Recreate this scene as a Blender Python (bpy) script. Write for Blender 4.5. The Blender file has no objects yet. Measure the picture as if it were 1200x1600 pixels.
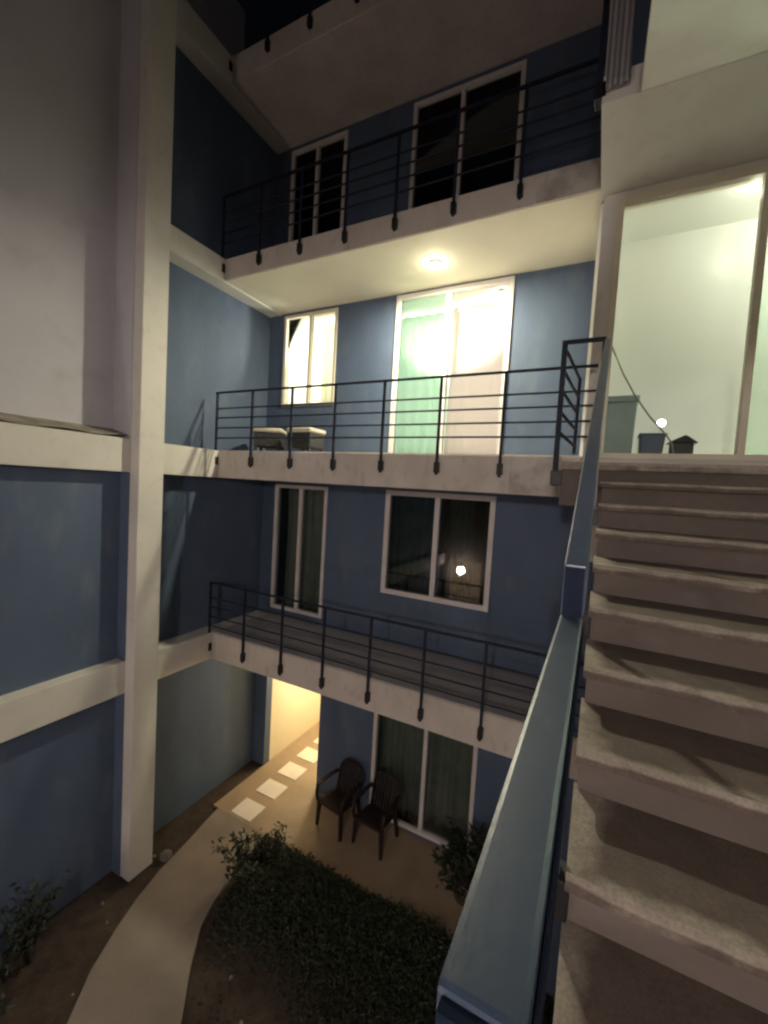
import bpy, bmesh, math, random
from mathutils import Vector, Matrix, Euler
random.seed(11)
S = bpy.context.scene
COL = S.collection
R = math.radians
E = 5.31                      # eye height above the courtyard ground (ground is z = 0)

# ------------------------------------------------------------------ camera
cam = bpy.data.objects.new('camera', bpy.data.cameras.new('camera'))
COL.objects.link(cam)
r_ = Vector((0.88820338, 0.45572598, 0.05838308))
u_ = Vector((-0.07750978, 0.0233759, 0.99671751))
w_ = Vector((-0.45286531, 0.88981313, -0.05608577))
M3 = Matrix((r_, u_, -w_)).transposed()
cam.matrix_world = Matrix.Translation((0, 0, E)) @ M3.to_4x4()
cam.data.sensor_fit = 'HORIZONTAL'
cam.data.sensor_width = 36
cam.data.lens = 36 * 654.07 / 1200
cam.data.clip_start = 0.02
cam.data.clip_end = 600
S.camera = cam

# ------------------------------------------------------------------ night sky, faint moon, exposure
W = bpy.data.worlds.new('World'); S.world = W; W.use_nodes = True
wn = W.node_tree.nodes; wl = W.node_tree.links
for n in list(wn): wn.remove(n)
sky = wn.new('ShaderNodeTexSky'); sky.sky_type = 'NISHITA'; sky.sun_disc = False
sky.sun_elevation = R(-4.0); sky.sun_rotation = R(200)
bg = wn.new('ShaderNodeBackground'); bg.inputs[1].default_value = 0.07
wo = wn.new('ShaderNodeOutputWorld')
wl.new(sky.outputs[0], bg.inputs[0]); wl.new(bg.outputs[0], wo.inputs[0])
sun = bpy.data.objects.new('moon', bpy.data.lights.new('moon', 'SUN')); COL.objects.link(sun)
sun.data.energy = 0.012; sun.data.angle = R(12); sun.data.color = (0.8, 0.88, 1)
sun.rotation_euler = (R(32), R(18), R(20))
S.view_settings.view_transform = 'Standard'; S.view_settings.look = 'None'
S.view_settings.exposure = 0.5; S.view_settings.gamma = 1; S.view_settings.use_curve_mapping = False
S.cycles.use_denoising = True
S.cycles.max_bounces = 9; S.cycles.diffuse_bounces = 5; S.cycles.transparent_max_bounces = 16
S.cycles.sample_clamp_indirect = 4
S.cycles.filter_width = 2.4

# ------------------------------------------------------------------ materials
def nt(name):
    m = bpy.data.materials.new(name); m.use_nodes = True
    n = m.node_tree.nodes; b = n['Principled BSDF']
    return m, n, m.node_tree.links, b
def mat(name, col, rough=.8, col2=None, scale=3.0, detail=5, lo=.35, hi=.7, bump=0.0, bscale=90, metal=0.0, col3=None, scale3=14, amt3=.35, stretch=None, spec=.4, rnd=False):
    m, n, l, b = nt(name)
    b.inputs['Roughness'].default_value = rough; b.inputs['Metallic'].default_value = metal
    b.inputs['Specular IOR Level'].default_value = spec
    b.inputs['Base Color'].default_value = (*col, 1)
    tc = n.new('ShaderNodeTexCoord'); vec = tc.outputs['Object']
    if stretch:
        mp = n.new('ShaderNodeMapping'); mp.inputs['Scale'].default_value = stretch
        l.new(vec, mp.inputs[0]); vec = mp.outputs[0]
    def noise(sc, de=5):
        t = n.new('ShaderNodeTexNoise'); t.noise_dimensions = '4D'
        t.inputs['Scale'].default_value = sc; t.inputs['Detail'].default_value = de
        l.new(vec, t.inputs['Vector'])
        if rnd:
            oi = n.new('ShaderNodeObjectInfo'); mm = n.new('ShaderNodeMath'); mm.operation = 'MULTIPLY'
            mm.inputs[1].default_value = 40; l.new(oi.outputs['Random'], mm.inputs[0]); l.new(mm.outputs[0], t.inputs['W'])
        return t
    out = None
    if col2:
        t = noise(scale, detail); rp = n.new('ShaderNodeMapRange')
        rp.inputs[1].default_value = lo; rp.inputs[2].default_value = hi
        l.new(t.outputs[0], rp.inputs[0])
        mx = n.new('ShaderNodeMix'); mx.data_type = 'RGBA'
        mx.inputs[6].default_value = (*col, 1); mx.inputs[7].default_value = (*col2, 1)
        l.new(rp.outputs[0], mx.inputs[0]); out = mx.outputs[2]
        if col3:
            t3 = noise(scale3, 6); r3 = n.new('ShaderNodeMapRange')
            r3.inputs[1].default_value = .55; r3.inputs[2].default_value = .75; r3.inputs[4].default_value = amt3
            l.new(t3.outputs[0], r3.inputs[0])
            m3 = n.new('ShaderNodeMix'); m3.data_type = 'RGBA'; m3.inputs[7].default_value = (*col3, 1)
            l.new(r3.outputs[0], m3.inputs[0]); l.new(out, m3.inputs[6]); out = m3.outputs[2]
        l.new(out, b.inputs['Base Color'])
    if bump:
        t = noise(bscale, 4); bp = n.new('ShaderNodeBump'); bp.inputs['Strength'].default_value = bump
        bp.inputs['Distance'].default_value = .01
        l.new(t.outputs[0], bp.inputs['Height']); l.new(bp.outputs[0], b.inputs['Normal'])
    return m
def glass(name, tint=(.95, .97, .96), rough=.02, ior=1.45):
    m, n, l, b = nt(name); n.remove(b); o = n['Material Output']
    tr = n.new('ShaderNodeBsdfTransparent'); tr.inputs[0].default_value = (*tint, 1)
    gl = n.new('ShaderNodeBsdfGlossy'); gl.inputs['Roughness'].default_value = rough
    fr = n.new('ShaderNodeFresnel'); fr.inputs[0].default_value = ior
    mx = n.new('ShaderNodeMixShader'); l.new(fr.outputs[0], mx.inputs[0])
    l.new(tr.outputs[0], mx.inputs[1]); l.new(gl.outputs[0], mx.inputs[2]); l.new(mx.outputs[0], o.inputs[0])
    return m
def emit(name, col, st):
    m, n, l, b = nt(name); n.remove(b); e = n.new('ShaderNodeEmission')
    e.inputs[0].default_value = (*col, 1); e.inputs[1].default_value = st
    l.new(e.outputs[0], n['Material Output'].inputs[0]); return m
def cloth(name, col, trans=.5):
    m, n, l, b = nt(name); o = n['Material Output']
    b.inputs['Base Color'].default_value = (*col, 1); b.inputs['Roughness'].default_value = .9
    t = n.new('ShaderNodeBsdfTranslucent'); t.inputs[0].default_value = (*col, 1)
    mx = n.new('ShaderNodeMixShader'); mx.inputs[0].default_value = trans
    l.new(b.outputs[0], mx.inputs[1]); l.new(t.outputs[0], mx.inputs[2]); l.new(mx.outputs[0], o.inputs[0]); return m
def stripes(name, c1, c2, sc):
    m, n, l, b = nt(name); tc = n.new('ShaderNodeTexCoord'); w = n.new('ShaderNodeTexWave')
    w.bands_direction = 'X'; w.inputs['Scale'].default_value = sc; w.inputs['Distortion'].default_value = .6
    mx = n.new('ShaderNodeMix'); mx.data_type = 'RGBA'
    mx.inputs[6].default_value = (*c1, 1); mx.inputs[7].default_value = (*c2, 1)
    l.new(tc.outputs['Object'], w.inputs['Vector']); l.new(w.outputs['Fac'], mx.inputs[0]); l.new(mx.outputs[2], b.inputs['Base Color'])
    b.inputs['Roughness'].default_value = .9; return m

BLUE = mat('blue_paint', (.097, .135, .206), .66, (.068, .097, .155), 1.5, 8, .3, .72, .45, 38, col3=(.145, .172, .205), scale3=4, amt3=.6, stretch=(1, 1, .45))
CREAM = mat('cream_paint', (.67, .645, .585), .7, (.58, .555, .50), 1.6, 6, .4, .75, .1, 60, col3=(.45, .41, .33), scale3=7, amt3=.35)
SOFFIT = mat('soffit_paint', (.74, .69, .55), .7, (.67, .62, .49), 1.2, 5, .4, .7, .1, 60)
FASCIA = mat('fascia_paint', (.62, .56, .50), .75, (.50, .44, .38), 2.2, 7, .4, .72, .12, 70, col3=(.30, .26, .22), scale3=11, amt3=.45, stretch=(1, 1, .5))
MARBLED = mat('patched_render', (.40, .36, .31), .8, (.60, .57, .52), 3.6, 4, .42, .6, .15, 50, col3=(.25, .22, .19), scale3=9, amt3=.5)
GREY = mat('grey_render', (.56, .548, .58), .85, (.49, .48, .51), .9, 6, .35, .7, .15, 55, col3=(.35, .335, .345), scale3=3.5, amt3=.3)
LEDGE = mat('mortar_ledge', (.34, .31, .25), .9, (.22, .20, .16), 6, 6, .4, .65, .4, 30)
WHITE = mat('white_frame', (.70, .66, .63), .4, (.62, .58, .55), 4, 4, .4, .7)
CREAMF = mat('cream_frame', (.70, .64, .50), .45, (.63, .57, .44), 4, 4, .4, .7)
BLACK = mat('dark_railing_paint', (.014, .018, .032), .6, (.024, .028, .042), 8, 4, .45, .75, spec=.2)
ANCHOR = mat('black_anchor', (.010, .010, .012), .5, (.02, .018, .016), 9, 4, .45, .7)
RAILBLUE = mat('handrail_paint', (.050, .076, .124), .34, (.034, .053, .090), 6, 7, .38, .68, .03, 160, col3=(.115, .145, .185), scale3=26, amt3=.45, stretch=(1, .6, 1), spec=.5)
FLOOR = mat('balcony_floor', (.46, .44, .43), .6, (.40, .38, .37), 3, 6, .4, .7, .05, 60)
TERR = mat('terrace_floor', (.33, .245, .165), .55, (.25, .185, .125), 2.2, 7, .35, .7, .08, 50, col3=(.16, .12, .085), scale3=6, amt3=.35)
PATHM = mat('path_concrete', (.25, .212, .175), .85, (.185, .157, .13), 1.8, 8, .35, .7, .25, 45, col3=(.17, .135, .10), scale3=9, amt3=.4)
TILE = mat('white_tile', (.74, .69, .62), .5, (.66, .61, .54), 5, 5, .4, .7, .05, 60, rnd=True)
SOIL = mat('soil', (.055, .038, .028), .95, (.028, .020, .015), 7, 9, .35, .7, .9, 24, col3=(.10, .075, .055), scale3=26, amt3=.5)
STONE = mat('stone', (.20, .17, .15), .9, (.12, .10, .085), 8, 5, .4, .7, .3, 40)
ROOMW = mat('room_paint_green', (.81, .81, .76), .27, (.78, .78, .73), 1.5, 5, .4, .7, spec=.5)
ROOMWARM = mat('room_paint_warm', (.80, .79, .72), .7, (.75, .74, .66), 1.5, 5, .4, .7)
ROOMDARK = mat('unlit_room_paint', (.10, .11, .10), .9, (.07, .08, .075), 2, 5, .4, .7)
YELLOWW = mat('corridor_paint', (.80, .73, .56), .7, (.74, .67, .50), 1.4, 5, .4, .7, .06, 60)
CURT_W = cloth('white_curtain', (.84, .77, .73), .45)
CURT_G = mat('dark_green_curtain', (.05, .085, .07), .9, (.03, .05, .045), 6, 4, .4, .7)
CURT_M = cloth('mint_curtain', (.74, .82, .76), .5)
GLASS = glass('clear_glass')
GLASSG = glass('green_glass', (.87, .96, .905))
GLASSD = glass('dark_tinted_glass', (.70, .735, .71))
BROWNP = mat('brown_plastic', (.018, .010, .009), .5, (.013, .008, .007), 9, 4, .4, .7)
WICKER = mat('dark_wicker', (.05, .05, .05), .8, (.02, .02, .022), 40, 3, .4, .6, .5, 80)
PALE = mat('pale_cushion', (.50, .465, .375), .8, (.42, .39, .31), 6, 5, .4, .7, .1, 60)
POTM = mat('clay_pot', (.09, .05, .035), .8, (.06, .035, .025), 6, 5, .4, .7, .1, 60)
BOXM = mat('grey_green_plastic', (.27, .34, .32), .5, (.22, .28, .27), 4, 4, .4, .7)
NAVYP = mat('navy_plastic', (.045, .075, .12), .45, (.035, .06, .10), 5, 4, .4, .7)
STEEL = mat('steel', (.5, .5, .5), .3, metal=.9)
CABLE = mat('grey_cable', (.16, .15, .12), .6, (.12, .11, .09), 20, 3, .4, .6)
TOWEL = stripes('striped_towel', (.34, .32, .32), (.12, .115, .135), 9)
SHIRT = mat('dark_cloth', (.34, .30, .22), .9, (.27, .23, .17), 6, 5, .4, .7)
SHIRT2 = mat('beige_cloth', (.52, .46, .34), .9, (.44, .38, .28), 6, 5, .4, .7)
ENDCAP_SHADE = mat('navy_end_cap_and_shade', (.012, .018, .035), .95, (.02, .026, .045), 8, 4, spec=.03)  # navy of the end caps, also the painted shade on the handrail side
CURT_GG = mat('grey_green_curtain', (.46, .46, .42), .9, (.38, .38, .35), 5, 4, .4, .7)
WALLFAR = mat('far_wall_paint', (.30, .27, .23), .85, (.24, .215, .185), 1.5, 6, .4, .7, .1, 50)

def stair_mat():
    m, n, l, b = nt('stained_concrete'); b.inputs['Roughness'].default_value = .8
    tc = n.new('ShaderNodeTexCoord'); sp = n.new('ShaderNodeSeparateXYZ'); l.new(tc.outputs['Object'], sp.inputs[0])
    oi = n.new('ShaderNodeObjectInfo'); mm = n.new('ShaderNodeMath'); mm.operation = 'MULTIPLY'; mm.inputs[1].default_value = 53
    l.new(oi.outputs['Random'], mm.inputs[0])
    def noise(sc, de=5):
        t = n.new('ShaderNodeTexNoise'); t.noise_dimensions = '4D'; t.inputs['Scale'].default_value = sc; t.inputs['Detail'].default_value = de
        l.new(tc.outputs['Object'], t.inputs['Vector']); l.new(mm.outputs[0], t.inputs['W']); return t.outputs[0]
    def math_(op, a, c):
        k = n.new('ShaderNodeMath'); k.operation = op
        for i, v in enumerate((a, c)):
            if isinstance(v, (int, float)): k.inputs[i].default_value = v
            else: l.new(v, k.inputs[i])
        return k.outputs[0]
    # pale margin at left end and nosing: wear plus painted-in lamplight; middle stained brown
    ax = math_('MULTIPLY', sp.outputs[0], .55)
    ay = sp.outputs[1]
    d = math_('MINIMUM', ax, ay)
    d = math_('ADD', d, math_('MULTIPLY', math_('SUBTRACT', noise(6.5, 6), .5), .15))
    zr = n.new('ShaderNodeMapRange'); zr.inputs[1].default_value = -.008; zr.inputs[2].default_value = -.022; zr.inputs[4].default_value = .06
    l.new(sp.outputs[2], zr.inputs[0]); d = math_('ADD', d, zr.outputs[0])
    mr = n.new('ShaderNodeMapRange'); mr.inputs[1].default_value = .012; mr.inputs[2].default_value = .048; l.new(d, mr.inputs[0])
    t2 = noise(14, 6); r2 = n.new('ShaderNodeMapRange'); r2.inputs[1].default_value = .35; r2.inputs[2].default_value = .7; l.new(t2, r2.inputs[0])
    a = n.new('ShaderNodeMix'); a.data_type = 'RGBA'; a.inputs[6].default_value = (.31, .272, .225, 1); a.inputs[7].default_value = (.215, .185, .152, 1); l.new(r2.outputs[0], a.inputs[0])
    c = n.new('ShaderNodeMix'); c.data_type = 'RGBA'; c.inputs[6].default_value = (.112, .084, .068, 1); c.inputs[7].default_value = (.076, .058, .048, 1); l.new(r2.outputs[0], c.inputs[0])
    f = n.new('ShaderNodeMix'); f.data_type = 'RGBA'; l.new(mr.outputs[0], f.inputs[0]); l.new(a.outputs[2], f.inputs[6]); l.new(c.outputs[2], f.inputs[7])
    sk = n.new('ShaderNodeMapRange'); sk.inputs[1].default_value = .3; sk.inputs[2].default_value = .7; sk.inputs[3].default_value = .76; sk.inputs[4].default_value = 1.16
    l.new(noise(120, 3), sk.inputs[0])
    hs = n.new('ShaderNodeHueSaturation'); l.new(sk.outputs[0], hs.inputs['Value']); l.new(f.outputs[2], hs.inputs['Color'])
    l.new(hs.outputs[0], b.inputs['Base Color'])
    bp = n.new('ShaderNodeBump'); bp.inputs['Strength'].default_value = .4; bp.inputs['Distance'].default_value = .004
    l.new(noise(55, 6), bp.inputs['Height']); l.new(bp.outputs[0], b.inputs['Normal'])
    return m
STAIR = stair_mat()
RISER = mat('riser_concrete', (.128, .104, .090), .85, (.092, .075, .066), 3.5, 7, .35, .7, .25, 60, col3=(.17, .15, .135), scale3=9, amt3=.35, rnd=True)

def leafmat(name, c1, c2):
    m, n, l, b = nt(name); oi = n.new('ShaderNodeNewGeometry')
    mx = n.new('ShaderNodeMix'); mx.data_type = 'RGBA'; mx.inputs[6].default_value = (*c1, 1); mx.inputs[7].default_value = (*c2, 1)
    l.new(oi.outputs['Random Per Island'], mx.inputs[0]); l.new(mx.outputs[2], b.inputs['Base Color']); b.inputs['Roughness'].default_value = .6
    return m
LEAF = leafmat('leaf_green', (.009, .017, .006), (.026, .040, .012))
LEAFD = leafmat('leaf_dark', (.009, .016, .007), (.020, .030, .011))
TWIG = mat('twig', (.06, .042, .03), .9, (.04, .03, .02), 9, 4)

# ------------------------------------------------------------------ builders
class MB:
    def __init__(s): s.v = []; s.f = []
    def hexa(s, pts):
        k = len(s.v); s.v += [tuple(p) for p in pts]
        for q in ((0, 3, 2, 1), (4, 5, 6, 7), (0, 1, 5, 4), (1, 2, 6, 5), (2, 3, 7, 6), (3, 0, 4, 7)): s.f.append(tuple(k + i for i in q))
        return s
    def box(s, x0, x1, y0, y1, z0, z1):
        return s.hexa([(x0, y0, z0), (x1, y0, z0), (x1, y1, z0), (x0, y1, z0), (x0, y0, z1), (x1, y0, z1), (x1, y1, z1), (x0, y1, z1)])
    def prism_x(s, prof, x0, x1):      # prof: (y, z) counter-clockwise list
        k = len(s.v); n = len(prof)
        s.v += [(x0, y, z) for y, z in prof] + [(x1, y, z) for y, z in prof]
        s.f.append(tuple(range(k, k + n))[::-1]); s.f.append(tuple(range(k + n, k + 2 * n)))
        for i in range(n): j = (i + 1) % n; s.f.append((k + i, k + j, k + n + j, k + n + i))
        return s
    def poly(s, pts, z0, z1):
        k = len(s.v); n = len(pts)
        s.v += [(x, y, z0) for x, y in pts] + [(x, y, z1) for x, y in pts]
        s.f.append(tuple(range(k, k + n))[::-1]); s.f.append(tuple(range(k + n, k + 2 * n)))
        for i in range(n): j = (i + 1) % n; s.f.append((k + i, k + j, k + n + j, k + n + i))
        return s
    def tube(s, pts, rad, seg=8, cap=True):
        pts = [Vector(p) for p in pts]; rs = rad if isinstance(rad, (list, tuple)) else [rad] * len(pts)
        k = len(s.v)
        for i, p in enumerate(pts):
            t = (pts[min(i + 1, len(pts) - 1)] - pts[max(i - 1, 0)]).normalized()
            a = t.cross(Vector((0, 0, 1)) if abs(t.z) < .9 else Vector((0, 1, 0))).normalized(); b = t.cross(a)
            for j in range(seg):
                q = 2 * math.pi * j / seg; s.v.append(tuple(p + rs[i] * (math.cos(q) * a + math.sin(q) * b)))
        for i in range(len(pts) - 1):
            for j in range(seg):
                j2 = (j + 1) % seg; s.f.append((k + i * seg + j, k + (i + 1) * seg + j, k + (i + 1) * seg + j2, k + i * seg + j2))
        if cap:
            s.f.append(tuple(k + j for j in range(seg))); e = k + (len(pts) - 1) * seg; s.f.append(tuple(e + j for j in range(seg))[::-1])
        return s
    def lathe(s, prof, c=(0, 0, 0), seg=20):
        k = len(s.v); n = len(prof)
        for r, z in prof:
            for j in range(seg):
                q = 2 * math.pi * j / seg; s.v.append((c[0] + r * math.cos(q), c[1] + r * math.sin(q), c[2] + z))
        for i in range(n - 1):
            for j in range(seg):
                j2 = (j + 1) % seg; s.f.append((k + i * seg + j, k + i * seg + j2, k + (i + 1) * seg + j2, k + (i + 1) * seg + j))
        s.f.append(tuple(k + j for j in range(seg))[::-1]); s.f.append(tuple(k + (n - 1) * seg + j for j in range(seg)))
        return s
    def sheet(s, fn, nu, nv):
        k = len(s.v)
        for i in range(nu + 1):
            for j in range(nv + 1): s.v.append(tuple(fn(i / nu, j / nv)))
        for i in range(nu):
            for j in range(nv):
                a = k + i * (nv + 1) + j; s.f.append((a, a + nv + 1, a + nv + 2, a + 1))
        return s
    def build(s, name, m, parent=None, bevel=0, smooth=False, origin=None):
        me = bpy.data.meshes.new(name)
        o0 = Vector(origin) if origin else Vector((0, 0, 0))
        base = Vector((0, 0, 0)); q = parent
        while q is not None: base += q.location; q = q.parent
        sub = o0 if origin else base
        me.from_pydata([tuple(Vector(v) - sub) for v in s.v], [], s.f); me.validate(); me.update()
        bm = bmesh.new(); bm.from_mesh(me); bmesh.ops.recalc_face_normals(bm, faces=bm.faces)
        if bevel: bmesh.ops.bevel(bm, geom=list(bm.edges), offset=bevel, segments=2, affect='EDGES', profile=.6, clamp_overlap=True)
        bm.to_mesh(me); bm.free()
        if smooth:
            for p in me.polygons: p.use_smooth = True
        me.materials.append(m)
        o = bpy.data.objects.new(name, me); COL.objects.link(o)
        if parent is not None: o.parent = parent
        if origin: o.location = o0 - base
        return o
def tag(o, label=None, cat=None, group=None, kind=None):
    if label: o['label'] = label
    if cat: o['category'] = cat
    if group: o['group'] = group
    if kind: o['kind'] = kind
    return o
def thing(name, label, cat, loc=(0, 0, 0), group=None):
    o = bpy.data.objects.new(name, None); COL.objects.link(o); o.location = loc; o.empty_display_size = .1
    return tag(o, label, cat, group)
def copy_tree(o, parent=None):
    c = o.copy(); COL.objects.link(c)
    if parent is not None: c.parent = parent
    for ch in list(o.children): copy_tree(ch, c)
    return c
def lamp(name, loc, power, col, rad=.05, parent=None):
    L = bpy.data.lights.new(name, 'POINT'); L.energy = power; L.color = col; L.shadow_soft_size = rad
    o = bpy.data.objects.new(name, L); COL.objects.link(o)
    if parent is not None: o.parent = parent; o.location = Vector(loc) - parent.location
    else: o.location = loc
    return o

def disk(name, loc, power, col, size, parent):
    L = bpy.data.lights.new(name, 'AREA'); L.shape = 'DISK'; L.size = size; L.energy = power; L.color = col
    o = bpy.data.objects.new(name, L); COL.objects.link(o); o.parent = parent; o.location = Vector(loc) - parent.location
    return o
XL, XB, YB, YF = -5.22, -5.48, 4.572, 5.846       # beam face, blue side wall, balcony front, facade
YW = 6.0                                          # back of the facade wall
Z = dict(g=0, l2b=E - 2.82, l2=E - 2.40, l3b=E + .017, l3=E + .43, l4b=E + 2.955, l4=E + 3.27, l5b=E + 5.755, l5=E + 6.125)

# ------------------------------------------------------------------ setting: ground, terrace, path
g = MB().box(-14, 14, -9, 16, -.6, -.03).build('ground', SOIL); tag(g, 'dark bare soil of the courtyard', kind='structure')
terr = MB().poly([(-5.20, 4.70), (1.5, 4.70), (1.5, 5.84), (-3.99, 5.846), (-3.99, 11.0), (-5.20, 11.0)], -.03, 0.0).build('terrace', TERR); tag(terr, 'tan tiled terrace running into the lit passage', kind='structure')
tiles = [((-4.85, 4.74 + .545 * i), (-4.43, 5.09 + .545 * i)) for i in range(7)]
for (a, b) in tiles:
    cx, cy = (a[0] + b[0]) / 2, (a[1] + b[1]) / 2
    MB().box(a[0], b[0], a[1], b[1], -.01, .012).build('paving_tile', TILE, terr, bevel=.004, origin=(cx, cy, 0))
left = [(-5.08, 4.698), (-5.03, 4.40), (-4.96, 4.08), (-4.87, 3.54), (-4.76, 3.16), (-4.62, 2.82), (-4.42, 2.43), (-4.15, 2.08), (-3.75, 1.68), (-3.2, 1.3), (-2.4, .9), (-1.2, .6)]
right = [(-.9, 1.3), (-1.8, 1.55), (-2.6, 1.98), (-3.0, 2.32), (-3.25, 2.65), (-3.55, 2.98), (-3.80, 3.32), (-3.92, 3.62), (-4.02, 4.22), (-4.08, 4.698)]
pth = MB().poly(left + right, -.03, .004).build('path', PATHM); tag(pth, 'curved tan concrete path beside the column', kind='structure')

# ------------------------------------------------------------------ apartment building (blue facade with balconies)
B = thing('apartment_building', 'blue apartment facade with cream balconies stacked on four storeys', 'building', (-2.5, 5.9, 0))
def wall_with_holes(x0, x1, z0, z1, holes, y0=YF, y1=YW):
    m = MB(); xs = x0
    for (a, b, c, d) in sorted(holes):
        if a > xs + 1e-4: m.box(xs, a, y0, y1, z0, z1)
        if c > z0 + 1e-4: m.box(a, b, y0, y1, z0, c)
        if d < z1 - 1e-4: m.box(a, b, y0, y1, d, z1)
        xs = b
    if xs < x1: m.box(xs, x1, y0, y1, z0, z1)
    return m
HG = [(-5.20, -3.99, 0, Z['l2b']), (-2.93, -1.25, .05, 2.36)]
H2 = [(-5.19, -4.05, Z['l2'] + .12, Z['l3b'] - .05), (-2.95, -1.25, E - 1.64, E - .02)]
H3 = [(-5.14, -4.03, E + 1.34, E + 2.91), (-2.96, -1.22, Z['l3'] + .04, E + 2.93)]
H4 = [(-5.14, -4.01, Z['l4'] + .05, E + 5.68), (-2.86, -1.27, Z['l4'] + .05, E + 5.68)]
for lo, hi, hh in (('g', 'l2b', HG), ('l2', 'l3b', H2), ('l3', 'l4b', H3), ('l4', 'l5b', H4)):
    wall_with_holes(-5.7, .9, Z[lo], Z[hi], hh).build('facade_wall', BLUE, B)
XR = -.178
for lo, hi in (('l2b', 'l2'), ('l3b', 'l3'), ('l4b', 'l4'), ('l5b', 'l5')):
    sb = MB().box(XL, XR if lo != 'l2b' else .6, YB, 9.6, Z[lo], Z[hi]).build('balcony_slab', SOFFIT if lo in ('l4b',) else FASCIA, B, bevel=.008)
    sb['label'] = 'cream balcony slab'
    # fascia: the painted front strip of the slab
    MB().box(XL + .012, (XR if lo != 'l2b' else .6) - .012, YB - .012, YB - .002, Z[lo] + .010, Z[hi] - .010).build('fascia', FASCIA, sb)
    if lo in ('l4b', 'l3b'):
        MB().box(-.80 if lo == 'l4b' else -.86, XR - .01, YB - .018, YB - .013, Z[lo] + .012, Z[hi] - .012).build('render_patch', MARBLED, sb)['label'] = 'marbled unpainted patch at the end of the slab'
    if lo in ('l2b', 'l3b', 'l4b'):
        MB().box(XL + .02, XR - .02, YB + .01, YF - .005, Z[hi] + .001, Z[hi] + .008).build('floor_finish', FLOOR, sb)
# windows and sliding doors
def opening(name, x0, x1, z0, z1, mull, frame_m, panes, fw=.06, y=YF, parent=B, handle=None, proud=.02, th=.10):
    f = MB(); ya, yb = y - proud, y - proud + th
    f.box(x0, x0 + fw, ya, yb, z0, z1); f.box(x1 - fw, x1, ya, yb, z0, z1)
    f.box(x0 + fw, x1 - fw, ya + .002, yb - .002, z0, z0 + fw); f.box(x0 + fw, x1 - fw, ya + .002, yb - .002, z1 - fw, z1)
    w = f.build(name, frame_m, parent, bevel=.004)
    e = [x0 + fw] + mull + [x1 - fw]
    for mx in mull: MB().box(mx - fw * .5, mx + fw * .5, ya + .01, yb - .01, z0 + fw, z1 - fw).build('mullion', frame_m, w, bevel=.003)
    for i in range(len(e) - 1):
        a = e[i] + (fw * .5 if i else 0); b = e[i + 1] - (fw * .5 if i < len(e) - 2 else 0)
        gy = y + .02 + .012 * (i % 2)
        MB().box(a - .004, b + .004, gy, gy + .006, z0 + fw - .004, z1 - fw + .004).build('pane', panes[i], w)
    if handle:
        hx, hz = handle
        MB().box(hx - .012, hx + .012, ya - .02, ya + .008, hz - .09, hz + .09).build('handle', WHITE, w, bevel=.004)
    return w
opening('sliding_door', -2.93, -1.25, .05, 2.36, [-2.04], WHITE, [GLASSD, GLASSD])
opening('sliding_door', -5.19, -4.05, Z['l2'] + .12, Z['l3b'] - .05, [-4.62], WHITE, [GLASSD, GLASSD])
opening('window', -2.95, -1.25, E - 1.64, E - .02, [-2.10], WHITE, [GLASSD, GLASSD], fw=.075)
opening('window', -5.14, -4.03, E + 1.34, E + 2.91, [-4.58], CREAMF, [GLASS, GLASS], fw=.05)
opening('sliding_door', -2.96, -1.22, Z['l3'] + .04, E + 2.93, [-2.13], WHITE, [GLASSG, GLASS], fw=.07, handle=(-2.10, E + 1.62))
opening('sliding_door', -5.14, -4.01, Z['l4'] + .05, E + 5.68, [-4.60], WHITE, [GLASSD, GLASSD])
opening('sliding_door', -2.86, -1.27, Z['l4'] + .05, E + 5.68, [-2.11], WHITE, [GLASSD, GLASSD])
# rooms behind (walls of real rooms, open only at the windows)
def room(x0, x1, y0, y1, z0, z1, m, parent=B, front=False):
    k = MB(); t = .06
    k.box(x0 - t, x0, y0, y1 + t, z0, z1); k.box(x1, x1 + t, y0, y1 + t, z0, z1); k.box(x0, x1, y1, y1 + t, z0, z1)
    k.box(x0 - t, x1 + t, y0, y1 + t, z1, z1 + .05); k.box(x0 - t, x1 + t, y0, y1 + t, z0 - .05, z0)
    return k.build('room_wall', m, parent)
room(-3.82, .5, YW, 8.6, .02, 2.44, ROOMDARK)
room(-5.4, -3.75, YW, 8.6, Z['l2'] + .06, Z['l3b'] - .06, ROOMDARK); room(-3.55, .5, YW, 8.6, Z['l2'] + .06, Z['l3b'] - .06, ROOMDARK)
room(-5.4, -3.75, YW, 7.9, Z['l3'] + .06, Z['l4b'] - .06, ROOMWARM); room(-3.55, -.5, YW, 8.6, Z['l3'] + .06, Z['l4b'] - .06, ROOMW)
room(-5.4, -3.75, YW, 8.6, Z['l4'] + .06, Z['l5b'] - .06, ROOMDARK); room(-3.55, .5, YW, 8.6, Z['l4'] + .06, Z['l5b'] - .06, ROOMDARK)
# passage on the ground floor
k = MB(); k.box(-5.30, -5.20, YW + .001, 11.0, 0, 2.44); k.box(-3.99, -3.90, YW + .001, 11.0, 0, 2.44); k.box(-5.30, -3.90, 11.0, 11.1, 0, 2.44); k.box(-5.30, -3.90, YW + .001, 11.0, 2.44, 2.485)
k.build('passage_wall', YELLOWW, B)

# ------------------------------------------------------------------ side building on the left
D = thing('side_building', 'grey and blue side building with cream beams and a tall cream column', 'building', (-5.5, 1.0, 0))
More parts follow.
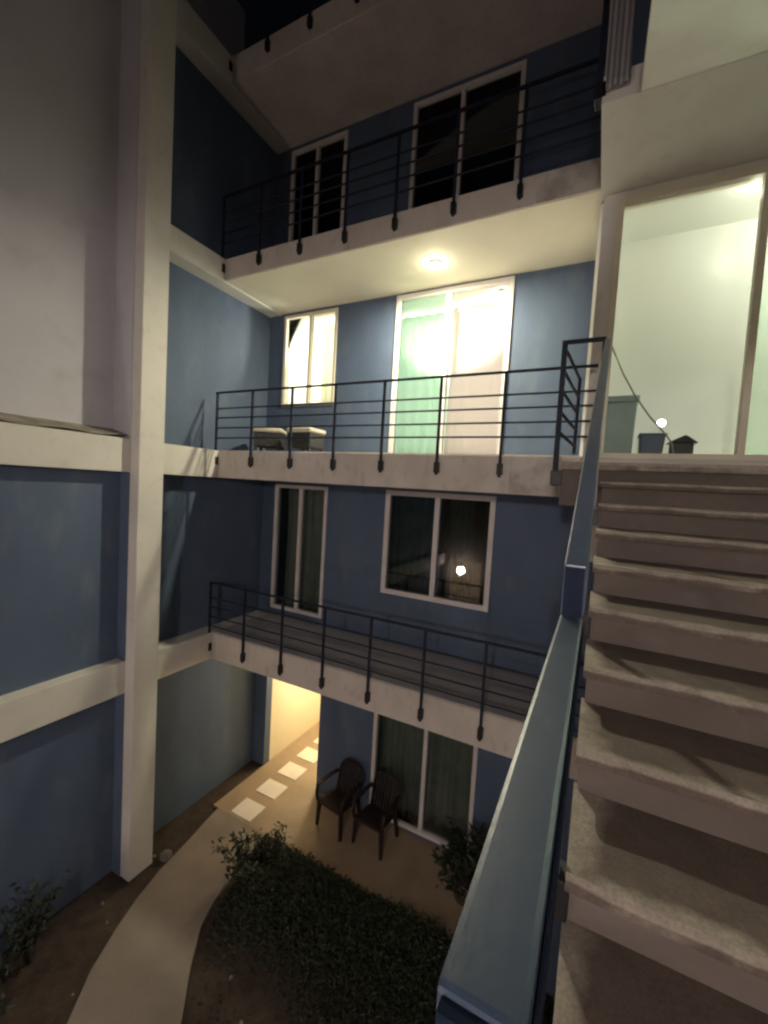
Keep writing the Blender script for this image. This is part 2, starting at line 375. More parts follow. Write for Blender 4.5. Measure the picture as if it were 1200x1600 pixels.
# blue walls between the beams, between column and balcony facade
for lo, hi in ((0, Z['l2b'] - .02), (Z['l2'], Z['l3b']), (Z['l3'], Z['l4b']), (Z['l4'], Z['l5b'])):
    MB().box(-6.4, XB, 3.56, YF - .003, lo, hi).build('wall_panel', BLUE, D)
for lo, hi in ((0, Z['l2b']), (Z['l2'], Z['l3b'])):
    MB().box(-6.4, -5.40, -4.0, 3.21, lo, hi).build('wall_panel', BLUE, D)
gw = MB().box(-6.4, -5.60, -4.0, 3.21, Z['l3'], E + 8.5).build('wall_panel', GREY, D); gw['label'] = 'plain grey rendered upper wall'
for lo, hi in (('l2b', 'l2'), ('l3b', 'l3'), ('l4b', 'l4'), ('l5b', 'l5')):
    MB().box(-6.4, XL, 3.552, (YF if lo != 'l2b' else YF) - .004, Z[lo] - (.0 if lo in ('l2b', 'l3b') else .02), Z[hi]).build('beam', CREAM, D, bevel=.008)
    if lo in ('l2b', 'l3b'): MB().box(-6.4, XL, -4.0, 3.218, Z[lo], Z[hi]).build('beam', CREAM, D, bevel=.008)
MB().box(-6.4, -5.05, 3.22, 3.55, 0, E + 8.2).build('column', CREAM, D, bevel=.012)
MB().box(-6.3, -5.225, 3.2105, 3.2195, Z['l3'] + .002, E + 8.1).build('column_return', GREY, D)
for lo, hi in ((0, Z['l2b']), (Z['l2'], Z['l3b'])):
    MB().box(-6.3, -5.225, 3.2105, 3.2195, lo + .002, hi - .002).build('column_return', BLUE, D)
mm_ = MB().sheet(lambda u, v: (-5.61 + v * .375 + .012 * math.sin(u * 40) * v * (1 - v) * 3, -4.0 + u * 7.2, E + .56 - v * (.105 + .012 * math.sin(u * 61) + .01 * math.sin(u * 23)) + .0), 160, 3)
mm_.build('mortar_ledge', LEDGE, D)
MB().box(-6.9, -6.4, -4.2, YF, 0, E + 8.5).build('back_wall', GREY, D)

# ------------------------------------------------------------------ right wing with the big lit window
RW = thing('stair_wing', 'cream stair wing with a large lit window behind the landing', 'building', (1.2, 4.7, 0))
x0, x1 = -.05, 2.15; z0, z1 = E + .41, E + 2.83
wall_with_holes(-.174, 3.0, E - .6, E + 2.895, [(x0, x1, z0, z1)], 4.572, 4.70).build('wall', CREAM, RW)
wall_with_holes(-.174, 3.0, E + 3.10, E + 8, [(.5, 1.5, E + 3.2, E + 5.3)], 4.60, 4.74).build('wall', BLUE, RW)
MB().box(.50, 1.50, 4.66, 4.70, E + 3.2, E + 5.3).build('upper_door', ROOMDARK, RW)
MB().box(-.174, 3.0, 4.60, 4.74, 0, E - .62).build('wall', BLUE, RW)
MB().box(2.62, 2.80, -2.6, 4.56, 0, E + 8).build('wall', CREAM, RW)
opening('window', x0, x1, z0, z1, [1.045], CREAMF, [GLASS, GLASSG], fw=.055, y=4.60, parent=RW, proud=.045, th=.12)
room(-.15, 2.9, 4.72, 5.42, E + .36, E + 2.87, ROOMW, RW)

# ------------------------------------------------------------------ staircase we stand on
SX0, SX1, NY, NZ, TD, TH = 0.0, 1.25, 3.47, E + .28, .30, .147
ST = thing('staircase', 'worn stained concrete stair flight climbing to the landing', 'staircase', (.6, 1.6, 0))
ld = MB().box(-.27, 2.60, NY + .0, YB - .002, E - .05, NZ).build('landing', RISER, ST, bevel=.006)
MB().box(-.27, 2.60, NY - .03, NY + .02, NZ - .055, NZ + .004).build('landing_nosing', STAIR, ST, bevel=.006, origin=(0, NY, NZ))
N = 12
for i in range(1, N + 1):
    ny, nz = NY - i * TD, NZ - i * TH
    t = MB()
    # slightly uneven nosing: the tread is built from a few stations across its width
    st = 9
    rr = [random.uniform(-.004, .004) for _ in range(st + 1)]; rz = [random.uniform(-.003, .003) for _ in range(st + 1)]
    kk = len(t.v)
    for j in range(st + 1):
        x = SX0 + (SX1 - SX0) * j / st
        t.v += [(x, ny + rr[j], nz - .040), (x, ny + rr[j] - .001, nz - .012), (x, ny + .009 + rr[j], nz + rz[j] * .5), (x, ny + TD + .075, nz + .0), (x, ny + TD + .075, nz - .040)]
    for j in range(st):
        for q in range(5):
            a = kk + j * 5 + q; b = kk + j * 5 + (q + 1) % 5; t.f.append((a, b, b + 5, a + 5))
    t.f.append(tuple(kk + q for q in range(5))); t.f.append(tuple(kk + st * 5 + q for q in range(5)))
    t.build('tread', STAIR, ST, origin=(0, ny, nz))
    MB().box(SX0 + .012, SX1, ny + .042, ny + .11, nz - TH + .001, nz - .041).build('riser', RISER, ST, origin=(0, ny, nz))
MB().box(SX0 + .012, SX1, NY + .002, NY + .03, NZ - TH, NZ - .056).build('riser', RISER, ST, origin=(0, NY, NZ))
yb_ = NY - N * TD; zb_ = NZ - N * TH
MB().prism_x([(NY + .05, NZ - .20), (yb_ + .05, zb_ - .20), (yb_ + .05, zb_ - .36), (NY + .05, NZ - .36)], SX0 + .02, SX1).build('stair_slab', RISER, ST)
MB().box(-.1, 2.6, -1.75, yb_ + .05, zb_ - TH - .2, zb_ - TH).build('half_landing', RISER, ST, bevel=.006)
MB().box(-.05, .20, -1.7, -1.45, 0, zb_ - TH - .2).build('support_post', CREAM, ST)
# flight overhead and the landing above
SU = thing('overhead_staircase', 'cream underside of the upper stair flight and landing overhead', 'staircase', (.6, 3.0, 0))
MB().box(-.205, 2.60, 3.53, 4.598, E + 2.90, E + 3.10).build('landing', CREAM, SU, bevel=.006)
sl = .49
MB().prism_x([(3.528, E + 2.902), (3.528, E + 3.09), (-.4, E + 3.09 - sl * 3.93), (-.4, E + 2.902 - sl * 3.93)], .045, 1.25).build('stair_slab', CREAM, SU)
for i in range(1, 13):
    ny, nz = 3.53 - i * TD, E + 3.24 - i * TH
    MB().box(.05, 1.245, ny, ny + TD, nz - .16, nz).build('tread', STAIR, SU, origin=(0, ny, nz))

MB().box(-.1, 2.6, -1.75, -.402, E + 1.0, E + 1.18).build('half_landing', CREAM, SU)
# ------------------------------------------------------------------ railings
def balcony_railing(zc, label, xs, xend, ztop=1.0, fast=False):
    r = thing('balcony_railing', label, 'railing', ((xs[0] + xend) / 2, YB, zc), 'balcony railings along the blue facade')
    yp = YB - .045
    for x in xs:
        p = MB().box(x - .014, x + .014, yp - .014, yp + .014, zc - .09, zc + ztop).build('post', BLACK, r)
        MB().box(x - .028, x + .028, yp - .022, YB + .002, zc - .065, zc + .055).build('bracket', ANCHOR, p, bevel=.004)
    if ztop < .5: return r
    MB().box(xs[0] - .02, xend, yp - .018, yp + .018, zc + ztop, zc + ztop + .022).build('top_rail', BLACK, r)
    for h in (.775, .635, .485, .335):
        MB().tube([(xs[0], yp, zc + h), (xend, yp, zc + h)], .011, 8).build('rail', BLACK, r)
    return r
PX = [-5.235, -4.52, -3.80, -3.09, -2.39, -1.67, -.96]
tag(balcony_railing(E + 5.97, 'row of short dark post anchors on the edge of the roof slab', PX, -.22, .11), cat='railing')
balcony_railing(E + 3.13, 'dark railing of the unlit fourth storey balcony below the roof slab', PX, -.22)
balcony_railing(E + .28, 'dark railing of the brightly lit balcony with two stools', PX, -.10)
balcony_railing(E - 2.62, 'dark railing of the lowest balcony above the plastic chairs', PX + [-.25], .3)

# stair handrail
SR = thing('stair_railing', 'blue painted steel stair railing with a flat broad handrail', 'railing', (-.03, 1.8, E - 1.5))
hx0, hx1 = -.046, -.008
MB().box(hx0, hx1, .165, .823, E - .290, E - .210).build('handrail', RAILBLUE, SR, bevel=.004)['label'] = 'level lower handrail'
MB().box(hx1 + .001, hx1 + .003, .17, .818, E - .286, E - .216).build('side_shade_plate', ENDCAP_SHADE, SR)  # dark plate added to give the rail's side face its shade
s2 = (1.18 + .117) / (3.47 - .82)
zt = lambda y: E - .117 + s2 * (y - .82)
MB().hexa([(hx0, .82, zt(.82) - .092), (hx1, .82, zt(.82) - .092), (hx1, 3.45, zt(3.45) - .092), (hx0, 3.45, zt(3.45) - .092), (hx0, .82, zt(.82)), (hx1, .82, zt(.82)), (hx1, 3.45, zt(3.45)), (hx0, 3.45, zt(3.45))]).build('handrail', RAILBLUE, SR, bevel=.003)['label'] = 'sloping upper handrail'
MB().box(hx0 + .003, hx1 - .003, .158, .1645, E - .288, E - .213).build('end_cap', ENDCAP_SHADE, SR)
MB().box(hx0 + .003, hx1 - .003, .812, .8195, E - .208, zt(.82) - .004).build('end_cap', ENDCAP_SHADE, SR)
for y in (.30, 1.12, 2.02, 2.92):
    nzl = NZ - TH * (NY - y) / TD
    top = zt(y) - .09 if y > .82 else E - .29
    p = MB().box(-.040, -.014, y - .014, y + .014, nzl - .16, top).build('post', RAILBLUE, SR)
    MB().box(-.030, .010, y - .035, y + .035, nzl - .16, nzl - .06).build('bracket', ANCHOR, p, bevel=.004)
MB().box(-.062, -.016, 3.452, 3.490, E + .10, E + 1.16).build('post', BLACK, SR)
for dz in (.20, .33):
    a, b = .20, 3.45
    MB().hexa([(-.034, a, zt(a) - dz - .012), (-.012, a, zt(a) - dz - .012), (-.012, b, zt(b) - dz - .012), (-.034, b, zt(b) - dz - .012), (-.034, a, zt(a) - dz + .012), (-.012, a, zt(a) - dz + .012), (-.012, b, zt(b) - dz + .012), (-.034, b, zt(b) - dz + .012)]).build('rail', RAILBLUE, SR)

# landing railing: near post, top bar to the handrail, side panel back to the balcony
def landing_railing(dz, label, ys=3.49, dx=0):
    LR = thing('landing_railing', label, 'railing', (-.29, 4.0, E + dz), 'landing railings')
    MB().box(-.335, -.297, ys - .02, ys + .02, E + dz + .13, E + dz + 1.17).build('post', BLACK, LR, bevel=.003)
    MB().box(-.345, -.262, ys - .03, ys + .08, E + dz + .10, E + dz + .215).build('bracket', ANCHOR, LR, bevel=.004)
    MB().box(-.335, -.040, ys - .015, ys + .015, E + dz + 1.172, E + dz + 1.198).build('top_rail', BLACK, LR)
    MB().box(-.262, -.232, 4.46, 4.49, E + dz + .44, E + dz + 1.17).build('post', BLACK, LR)
    for h in (1.155, .985, .83, .67, .515):
        MB().tube([(-.316, ys, E + dz + h), (-.247, 4.475, E + dz + h)], .013, 8).build('rail', BLACK, LR)
    LR.location.x += dx
    return LR
landing_railing(0, 'dark railing at the landing edge beside the top of the handrail')
landing_railing(2.85, 'dark railing on the upper landing with a towel hung over it', 3.56, .085)

# ------------------------------------------------------------------ lamps
WARM = (1.0, .92, .68); WHT = (1.0, 1.0, .84)
t = thing('ceiling_lamp', 'small round lamp glowing under the upper balcony slab', 'lamp', (-2.117, 5.203, Z['l4b']))
MB().lathe([(.075, 0), (.075, -.018), (.06, -.026)], (-2.117, 5.203, Z['l4b'] - .001), 24).build('lamp_base', WHITE, t, smooth=False)
MB().lathe([(.05, -.024), (.05, -.04), (.035, -.055), (.012, -.062)], (-2.117, 5.203, Z['l4b']), 20).build('bulb', emit('bulb_warm', WARM, 25), t, smooth=True)
lamp('ceiling_lamp_light', (-2.117, 5.203, Z['l4b'] - .14), 3.5, WARM, .05, t)
disk('ceiling_lamp_beam', (-2.117, 5.203, Z['l4b'] - .066), 150, WARM, .16, t)

t = thing('room_lamp', 'small bright lamp inside the door, near the top of the white curtain', 'lamp', (-1.454, 6.12, E + 2.89))
MB().lathe([(.05, 0), (.05, -.02), (.012, -.022), (.012, -.04)], (-1.454, 6.12, E + 2.889), 16).build('lamp_base', WHITE, t)
MB().lathe([(.012, -.04), (.04, -.055), (.055, -.085), (.04, -.12), (.012, -.132)], (-1.454, 6.12, E + 2.889), 18).build('bulb', emit('bulb_white', (1, .97, .88), 7), t, smooth=True)
lamp('room_lamp_light', (-1.9, 8.15, E + 2.2), 150, (1, .95, .91), .45, t)

t = thing('bedroom_lamp', 'ceiling lamp hidden inside the small yellow lit window', 'lamp', (-4.35, 6.55, E + 2.89))
MB().lathe([(.08, 0), (.08, -.02), (.06, -.03), (.02, -.04)], (-4.35, 6.55, E + 2.889), 20).build('shade', emit('shade_yellow', (1, .95, .68), 12), t, smooth=True)
lamp('bedroom_lamp_light', (-4.35, 6.75, E + 2.6), 95, (1, .98, .86), .12, t)

def flush_lamp(label, x, y, p, e):
    t = thing('hall_lamp', label, 'lamp', (x, y, E + 2.87), 'ceiling lamps of the hall behind the large window')
    MB().lathe([(.10, 0), (.10, -.02), (.07, -.035), (.02, -.04)], (x, y, E + 2.869), 20).build('shade', emit('shade_white', WHT, e), t, smooth=True)
    lamp('hall_lamp_light', (x, y, E + 2.74), p, WHT, .08, t)
flush_lamp('flush ceiling lamp hidden behind the head of the large window frame', 1.05, 4.775, 2.5, 2.2)
flush_lamp('flush ceiling lamp out of sight at the right end of the lit hall', 2.3, 5.0, 84, 10)

t = thing('passage_lamp', 'ceiling lamp hidden inside the yellow ground floor passage', 'lamp', (-4.5, 7.6, 2.44))
MB().lathe([(.12, 0), (.12, -.03), (.08, -.06), (.02, -.07)], (-4.5, 7.6, 2.439), 20).build('shade', emit('shade_warm', (1, .80, .42), 12), t, smooth=True)
lamp('passage_lamp_light', (-4.5, 7.4, 2.25), 85, (1, .86, .62), .12, t)

# building across the courtyard (seen only as a reflection in the window glass) with its lit doorway lamp
OY = -4.6
OB = thing('opposite_building', 'building across the courtyard reflected in the window glass', 'building', (-2.0, OY - .3, 0))
wall_with_holes(-6.4, 4.0, 0, E + 8, [(-5.2, -3.9, .0, 2.60)], OY - .3, OY).build('wall', WALLFAR, OB)
k = MB(); k.box(-5.25, -5.2, OY - 1.1, OY - .301, 0, 2.65); k.box(-3.9, -3.85, OY - 1.1, OY - .301, 0, 2.65); k.box(-5.2, -3.9, OY - 1.1, OY - 1.05, 0, 2.65); k.box(-5.2, -3.9, OY - 1.1, OY - .301, 2.60, 2.65)
k.build('doorway', YELLOWW, OB)
MB().box(-3.0, 4.0, OY + .001, OY + 1.40, E + 1.10, E + 1.30).build('light_cutoff_slab', CREAM, OB)  # unseen slab added to cut off the upward light of the lamp below
def wall_light(label, x, z, power, col):
    t = thing('wall_light', label, 'lamp', (x, OY, z), 'lamps of the building across the courtyard')
    MB().lathe([(.02, -.09), (.06, -.065), (.085, 0), (.06, .065), (.02, .09)], (x, OY + .16, z), 18).build('globe', emit('globe_far', col, power * .5), t, smooth=True)
    MB().box(x - .03, x + .03, OY + .001, OY + .16, z + .09, z + .12).build('bracket', ANCHOR, t)
    lamp('wall_light_glow', (x, OY + .34, z), power, col, .16, t)
wall_light('bright lamp over the far doorway reflected in the dark second storey window', -4.61, E - 3.05, 120, (1, .79, .77))
wall_light('lamp under the added light-blocking slab of the building across the courtyard', .2, E + .78, 300, (1, .88, .84))

# ------------------------------------------------------------------ curtains and things behind glass
def curtain(name, label, x0, x1, y, z0, z1, m, folds, amp=.035, ph=0):
    o = MB().sheet(lambda u, v: (x0 + u * (x1 - x0) + .01 * math.sin(9 * u + 5 * v), y + amp * math.sin(u * folds * 2 * math.pi + ph + .5 * math.sin(v * 3)) * (.6 + .4 * v) + .008 * math.sin(u * 31), z1 - v * (z1 - z0)), int(folds * 10), 10)
    ob = o.build(name, m, None, smooth=True, origin=((x0 + x1) / 2, y, z0))
    md = ob.modifiers.new('thickness', 'SOLIDIFY'); md.thickness = .003
    return tag(ob, label, 'curtain')
curtain('curtain', 'white curtain behind the right pane of the lit balcony door', -2.2, -.9, 6.30, Z['l3'] + .09, E + 2.84, CURT_W, 6, .008)
curtain('curtain', 'mint curtain behind the left green pane of the lit balcony door', -3.4, -2.22, 6.42, Z['l3'] + .09, E + 2.84, CURT_M, 6)
curtain('curtain', 'pale yellow curtain in the right half of the small lit window', -4.56, -3.9, 6.2, E + 1.1, E + 2.84, cloth('pale_yellow_curtain', (.86, .84, .74), .55), 4, .03)
curtain('curtain', 'dark green curtain in the left half of the second storey window', -3.05, -2.12, 6.16, E - 1.75, E - .06, CURT_G, 8, .045)
curtain('curtain', 'dark green curtain drawn aside in the right half of the second storey window', -2.02, -1.62, 6.18, E - 1.75, E - .06, CURT_G, 5, .045, 1)
curtain('curtain', 'grey green curtain drawn behind the ground floor glass door', -3.0, -1.2, 6.16, .06, 2.40, CURT_GG, 9, .03)
curtain('curtain', 'grey green curtain behind the narrow second storey balcony door', -5.2, -4.0, 6.22, Z['l2'] + .08, Z['l3b'] - .08, CURT_GG, 7, .03)

# hall behind the big window: storage box, basin, small roof-shaped crate lid, cable
t = thing('storage_box', 'grey green plastic storage box at the left bottom of the large window', 'box', (.14, 4.95, E + .36))
MB().hexa([(-.02, 4.84, E + .361), (.25, 4.84, E + .361), (.25, 5.10, E + .361), (-.02, 5.10, E + .361), (-.04, 4.82, E + 1.0), (.27, 4.82, E + 1.0), (.27, 5.12, E + 1.0), (-.04, 5.12, E + 1.0)]).build('body', BOXM, t, bevel=.02)
MB().box(-.055, .285, 4.805, 5.135, E + 1.0, E + 1.06).build('lid', BOXM, t, bevel=.015)
t = thing('basin', 'small dark blue plastic basin behind the window sill', 'basin', (.425, 4.95, E + .36))
MB().hexa([(.33, 4.85, E + .361), (.50, 4.85, E + .361), (.50, 5.02, E + .361), (.33, 5.02, E + .361), (.315, 4.83, E + .68), (.53, 4.83, E + .68), (.53, 5.05, E + .68), (.315, 5.05, E + .68)]).build('body', NAVYP, t, bevel=.012)
MB().box(.305, .54, 4.82, 5.06, E + .665, E + .69).build('rim', NAVYP, t, bevel=.006)
t = thing('crate', 'dark crate with a peaked lid behind the window sill', 'crate', (.67, 4.93, E + .36))
MB().box(.58, .76, 4.86, 5.02, E + .361, E + .60).build('body', ANCHOR, t, bevel=.006)
k = MB(); k.hexa([(.55, 4.84, E + .60), (.79, 4.84, E + .60), (.79, 5.04, E + .60), (.55, 5.04, E + .60), (.68, 4.86, E + .672), (.70, 4.86, E + .672), (.70, 5.02, E + .672), (.68, 5.02, E + .672)]).build('lid', ANCHOR, t)
tag(MB().tube([(-.03, 4.78, E + 1.62), (.02, 4.79, E + 1.50), (.12, 4.80, E + 1.27), (.24, 4.80, E + 1.05), (.38, 4.80, E + .84), (.50, 4.80, E + .70), (.57, 4.80, E + .60), (.62, 4.80, E + .38)], .008, 6).build('cable', CABLE), 'grey cable slanting across the lower left of the large window', 'cable')
t = thing('globe_lamp', 'tiny white globe light above the dark blue basin', 'lamp', (.49, 4.88, E + .70))
MB().lathe([(.008, -.035), (.03, -.025), (.038, 0), (.03, .025), (.008, .035)], (.49, 4.92, E + .80), 16).build('globe', emit('globe_small', (1, 1, .95), 6), t, smooth=True)
MB().lathe([(.03, 0), (.03, .01), (.01, .012), (.01, .075)], (.49, 4.92, E + .69), 12).build('stem', WHITE, t)

# ------------------------------------------------------------------ stools on the lit balcony
def stool(label, x, y, rz):
    o = thing('stool', label, 'stool', (x, y, Z['l3'] + .008), 'stools on the lit balcony')
    b = o.location
    k = MB()
    for sx in (-1, 1):
        for sy in (-1, 1):
            MB().hexa([(b.x + sx * .19 - .02, b.y + sy * .17 - .02, b.z), (b.x + sx * .19 + .02, b.y + sy * .17 - .02, b.z), (b.x + sx * .19 + .02, b.y + sy * .17 + .02, b.z), (b.x + sx * .19 - .02, b.y + sy * .17 + .02, b.z), (b.x + sx * .18 - .02, b.y + sy * .16 - .02, b.z + .12), (b.x + sx * .18 + .02, b.y + sy * .16 - .02, b.z + .12), (b.x + sx * .18 + .02, b.y + sy * .16 + .02, b.z + .12), (b.x + sx * .18 - .02, b.y + sy * .16 + .02, b.z + .12)]).build('leg', WICKER, o)
    MB().box(b.x - .215, b.x + .215, b.y - .19, b.y + .19, b.z + .12, b.z + .345).build('body', WICKER, o, bevel=.015)
    MB().box(b.x - .235, b.x + .235, b.y - .21, b.y + .21, b.z + .345, b.z + .42).build('cushion', PALE, o, bevel=.03, smooth=True)
    o.rotation_euler.z = rz
stool('dark wicker stool with pale cushion nearest the blue side wall', -4.86, 5.28, R(28))
stool('dark wicker stool with pale cushion below the small window, standing square', -4.15, 5.32, 0)

# ------------------------------------------------------------------ plastic chairs on the terrace
def chair(label, x, y, rz):
    o = thing('plastic_chair', label, 'chair', (0, 0, 0), 'plastic chairs on the terrace')
    # local: front towards -y
    for sx in (-1, 1):
        MB().hexa([(sx * .245 - .018, -.245, 0), (sx * .245 + .018, -.245, 0), (sx * .245 + .018, -.205, 0), (sx * .245 - .018, -.205, 0), (sx * .225 - .03, -.24, .42), (sx * .225 + .03, -.24, .42), (sx * .225 + .03, -.175, .42), (sx * .225 - .03, -.175, .42)]).build('leg', BROWNP, o, bevel=.006)
        MB().hexa([(sx * .225 - .018, .245, 0), (sx * .225 + .018, .245, 0), (sx * .225 + .018, .285, 0), (sx * .225 - .018, .285, 0), (sx * .205 - .03, .155, .42), (sx * .205 + .03, .155, .42), (sx * .205 + .03, .225, .42), (sx * .205 - .03, .225, .42)]).build('leg', BROWNP, o, bevel=.006)
        a = MB(); pts = [(sx * .245, -.235, .40), (sx * .262, -.245, .55), (sx * .268, -.225, .635), (sx * .268, -.10, .655), (sx * .262, .08, .66), (sx * .235, .215, .665)]
        def sec(p, w, h): return [(p[0] - w, p[1], p[2] - h), (p[0] + w, p[1], p[2] - h), (p[0] + w, p[1], p[2] + h), (p[0] - w, p[1], p[2] + h)]
        ks = len(a.v)
        for i, p in enumerate(pts):
            if i < 2: a.v += [(p[0] - .022, p[1] - .015, p[2]), (p[0] + .022, p[1] - .015, p[2]), (p[0] + .022, p[1] + .015, p[2]), (p[0] - .022, p[1] + .015, p[2])]
            else: a.v += [(p[0] - .028, p[1], p[2] + .012), (p[0] + .028, p[1], p[2] + .012), (p[0] + .028, p[1], p[2] - .012), (p[0] - .028, p[1], p[2] - .012)]
        for i in range(len(pts) - 1):
            for j in range(4): a.f.append((ks + i * 4 + j, ks + i * 4 + (j + 1) % 4, ks + i * 4 + 4 + (j + 1) % 4, ks + i * 4 + 4 + j))
        a.f += [(ks, ks + 1, ks + 2, ks + 3), (ks + 20, ks + 21, ks + 22, ks + 23)]
        a.build('armrest', BROWNP, o, smooth=False)
    seat = MB().sheet(lambda u, v: ((u - .5) * (.48 - .05 * v), -.25 + v * .44, .425 - .035 * v - .015 * math.sin(math.pi * u) * math.sin(math.pi * v) + (-.02 * (1 - v * 6) if v < .16 else 0)), 10, 10).build('seat', BROWNP, o, smooth=True)
    md = seat.modifiers.new('thickness', 'SOLIDIFY'); md.thickness = .018
    # backrest: outer hoop and vertical slats
    hoop = []
    for i in range(17):
        q = math.pi * i / 16; cx = -.235 * math.cos(q); hh = .62 + .25 * math.sin(q) ** .6
        hoop.append((cx, .19 + (hh - .40) * .28 - .04 * math.sin(q), hh))
    hoop = [(-.215, .18, .40)] + hoop + [(.215, .18, .40)]
    br = MB().tube(hoop, .022, 8).build('back_frame', BROWNP, o, smooth=True)
    for i in range(7):
        x = -.165 + i * .055; q = math.acos(max(-1, min(1, -x / .235))); hh = .62 + .25 * math.sin(q) ** .6
        yb = .19 - .05 * math.cos(x * 6) * .6; yt = .19 + (hh - .40) * .28 - .04 * math.sin(q)
        MB().hexa([(x - .017, yb - .006, .39), (x + .017, yb - .006, .39), (x + .017, yb + .006, .39), (x - .017, yb + .006, .39), (x - .017, yt - .006, hh), (x + .017, yt - .006, hh), (x + .017, yt + .006, hh), (x - .017, yt + .006, hh)]).build('back_slat', BROWNP, o)
    o.location = (x_loc := x, y, .0); o.rotation_euler.z = rz
    return o
def place_chair(label, x, y, rz):
    c = chair(label, x, y, rz); c.location = (x, y, 0)
    return c
place_chair('dark brown plastic armchair nearer the lit passage', -3.25, 5.43, R(-10))
place_chair('dark brown plastic armchair in front of the ground floor glass door', -2.60, 5.45, R(-6))

# ------------------------------------------------------------------ plants
def leaves(m, pts, size, rnd=random):
    for p in pts:
        L = size * rnd.uniform(.6, 1.3); wd = L * rnd.uniform(.34, .5)
        e = Euler((rnd.uniform(-.9, .9), rnd.uniform(-.9, .9), rnd.uniform(0, 6.28))).to_matrix(); p = Vector(p)
        k = len(m.v)
        for q in ((0, 0, 0), (wd * .5, L * .4, .12 * L), (0, L, -.1 * L), (-wd * .5, L * .4, .12 * L), (0, L * .45, 0)): m.v.append(tuple(p + e @ Vector(q)))
        m.f += [(k, k + 1, k + 4), (k + 1, k + 2, k + 4), (k + 2, k + 3, k + 4), (k + 3, k, k + 4)]
def shrub(name, label, loc, h, rad, n_st, n_leaf, size, lm, group=None, cat='shrub'):
    o = thing(name, label, cat, loc, group); L = Vector(loc); tw = MB(); lf = MB()
    for i in range(n_st):
        a = random.uniform(0, 6.28); rr = rad * random.uniform(.3, 1); hh = h * random.uniform(.6, 1)
        tip = L + Vector((rr * math.cos(a), rr * math.sin(a), hh)); mid = L + Vector((rr * .35 * math.cos(a), rr * .35 * math.sin(a), hh * .55))
        tw.tube([L + Vector((.02 * math.cos(a), .02 * math.sin(a), 0)), mid, tip], [.010, .007, .003], 5)
        for j in range(n_leaf // n_st):
            u = random.uniform(.25, 1.05) ** .8; b = mid.lerp(tip, (u - .5) * 2) if u > .5 else L.lerp(mid, u * 2)
            leaves(lf, [b + Vector((random.gauss(0, .04), random.gauss(0, .04), random.gauss(0, .03)))], size)
    tw.build('stem', TWIG, o); lf.build('foliage', lm, o)
    return o
shrub('shrub', 'leafy green shrub leaning over the curved path', (-3.78, 3.98, -.03), .62, .42, 12, 260, .10, LEAF)
shrub('shrub', 'small bright shrub at the corner of the planting bed by the terrace', (-3.78, 4.48, -.03), .35, .28, 10, 220, .075, LEAF)
shrub('shrub', 'dark shrub against the blue wall in the lower left corner', (-5.08, 2.15, -.03), .8, .34, 12, 300, .09, LEAFD)
shrub('shrub', 'low dark plant at the lower left edge beside the path', (-4.85, 1.7, -.03), .6, .4, 12, 300, .10, LEAFD)
# potted plant by the glass door
P = thing('potted_plant', 'dark bushy plant in a clay pot beside the ground floor glass door', 'plant', (-1.18, 5.25, 0))
MB().lathe([(.11, 0), (.16, .26), (.18, .27), (.18, .31), (.15, .31), (.14, .28)], (-1.18, 5.25, 0), 18).build('pot', POTM, P)
lf = MB(); tw = MB()
for i in range(22):
    a = random.uniform(0, 6.28); el = random.uniform(.3, 1.4); r0 = random.uniform(.35, .62)
    tip = Vector((-1.18, 5.25, .30)) + r0 * Vector((math.cos(a) * math.cos(el), math.sin(a) * math.cos(el), math.sin(el)))
    tw.tube([(-1.18, 5.25, .27), tuple((Vector((-1.18, 5.25, .38)) + tip) / 2 + Vector((0, 0, .05))), tuple(tip)], [.008, .006, .003], 5)
    leaves(lf, [tip.lerp(Vector((-1.18, 5.25, .45)), random.uniform(0, .6)) + Vector((random.gauss(0, .05), random.gauss(0, .05), random.gauss(0, .05))) for _ in range(22)], .12)
tw.build('stem', TWIG, P); lf.build('foliage', LEAFD, P)

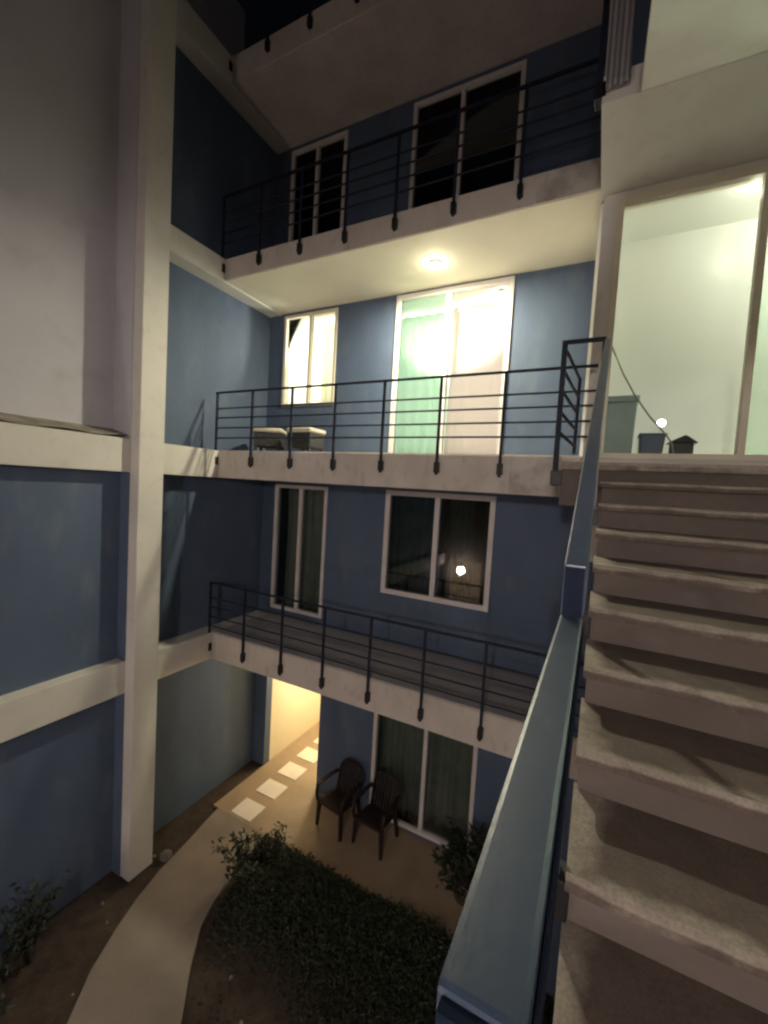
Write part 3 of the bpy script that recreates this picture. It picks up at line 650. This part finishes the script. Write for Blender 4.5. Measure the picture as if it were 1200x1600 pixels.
# planting bed: ground cover over the soil right of the path (nobody could count it)
bed = [(-4.02, 4.66), (-3.2, 4.67), (-2.0, 4.68), (-.6, 4.68), (.6, 4.6), (.6, 1.6), (-.9, 1.4), (-1.8, 1.65), (-2.6, 2.08), (-3.0, 2.42), (-3.2, 2.75), (-3.5, 3.08), (-3.74, 3.38), (-3.86, 3.68), (-3.95, 4.2)]
def inside(x, y, P_):
    c = False; j = len(P_) - 1
    for i in range(len(P_)):
        if (P_[i][1] > y) != (P_[j][1] > y) and x < (P_[j][0] - P_[i][0]) * (y - P_[i][1]) / (P_[j][1] - P_[i][1]) + P_[i][0]: c = not c
        j = i
    return c
gc = MB(); cnt = 0
while cnt < 20000:
    x, y = random.uniform(-4.1, .6), random.uniform(1.4, 4.7)
    if not inside(x, y, bed): continue
    d = .5 + .5 * math.sin(x * 3.1 + 1.3 * y) * math.cos(y * 2.3 - x)
    far = (y - 3.15) / 1.5
    if random.random() > .03 + .97 * max(0, min(1, far * 1.4 + .35 * d - .2)): continue
    h = (.05 + .15 * d * max(0, min(1, far))) * random.random()
    leaves(gc, [(x, y, -.02 + h)], .058); cnt += 1
o = gc.build('ground_cover', LEAF); tag(o, 'dark green ground cover filling the planting bed', 'ground cover', kind='stuff')
st_ = MB()
for i in range(60):
    x, y = random.uniform(-5.3, -.4), random.uniform(1.0, 4.6)
    if inside(x, y, left + right): continue
    s = random.uniform(.008, .026); st_.lathe([(s * .5, -.02), (s, .0), (s * .8, s * .7), (s * .2, s)], (x, y, -.03 + s * .2), 6)
tag(st_.build('gravel', STONE), 'scattered small stones on the dark soil', 'gravel', kind='stuff')
k = MB().lathe([(.05, -.03), (.085, .01), (.08, .05), (.045, .085), (.01, .092)], (-5.0, 3.72, -.03), 9).build('stone', STONE, None, smooth=True, origin=(-5.0, 3.72, -.03)); tag(k, 'pale stone lying at the foot of the cream column', 'stone')
k = MB().lathe([(.05, -.03), (.08, .01), (.075, .05), (.04, .08), (.01, .085)], (-3.93, 4.55, -.03), 9).build('stone', STONE, None, smooth=True, origin=(-3.93, 4.55, -.03)); tag(k, 'pale stone at the bed corner between path and terrace', 'stone')

# ------------------------------------------------------------------ towel and cloth on the upper landing rail
def towel(label, x0, x1, y, ztop, drop, m, lean=.0):
    def fn(u, v):
        s = v * 2 - 1   # -1 back .. 1 front
        yy = y + (-.03 if s > 0 else .03) * min(1, abs(s) * 6) + .012 * math.sin(u * 14)
        zz = ztop - max(0, abs(s) - .05) * (drop if s > 0 else drop * .8)
        return (x0 + u * (x1 - x0) + lean * max(0, s), yy, zz)
    o = MB().sheet(fn, 16, 24).build('towel', m, None, smooth=True, origin=((x0 + x1) / 2, y, ztop - drop))
    md = o.modifiers.new('thickness', 'SOLIDIFY'); md.thickness = .006
    return tag(o, label, 'towel')
towel('grey striped towel draped low over the upper landing railing', -.20, -.045, 3.50, E + 3.62, .70, TOWEL, .02)
towel('narrow pale cloth hanging above the striped towel on the upper landing', -.180, -.120, 3.56, E + 4.07, .46, PALE, .0)
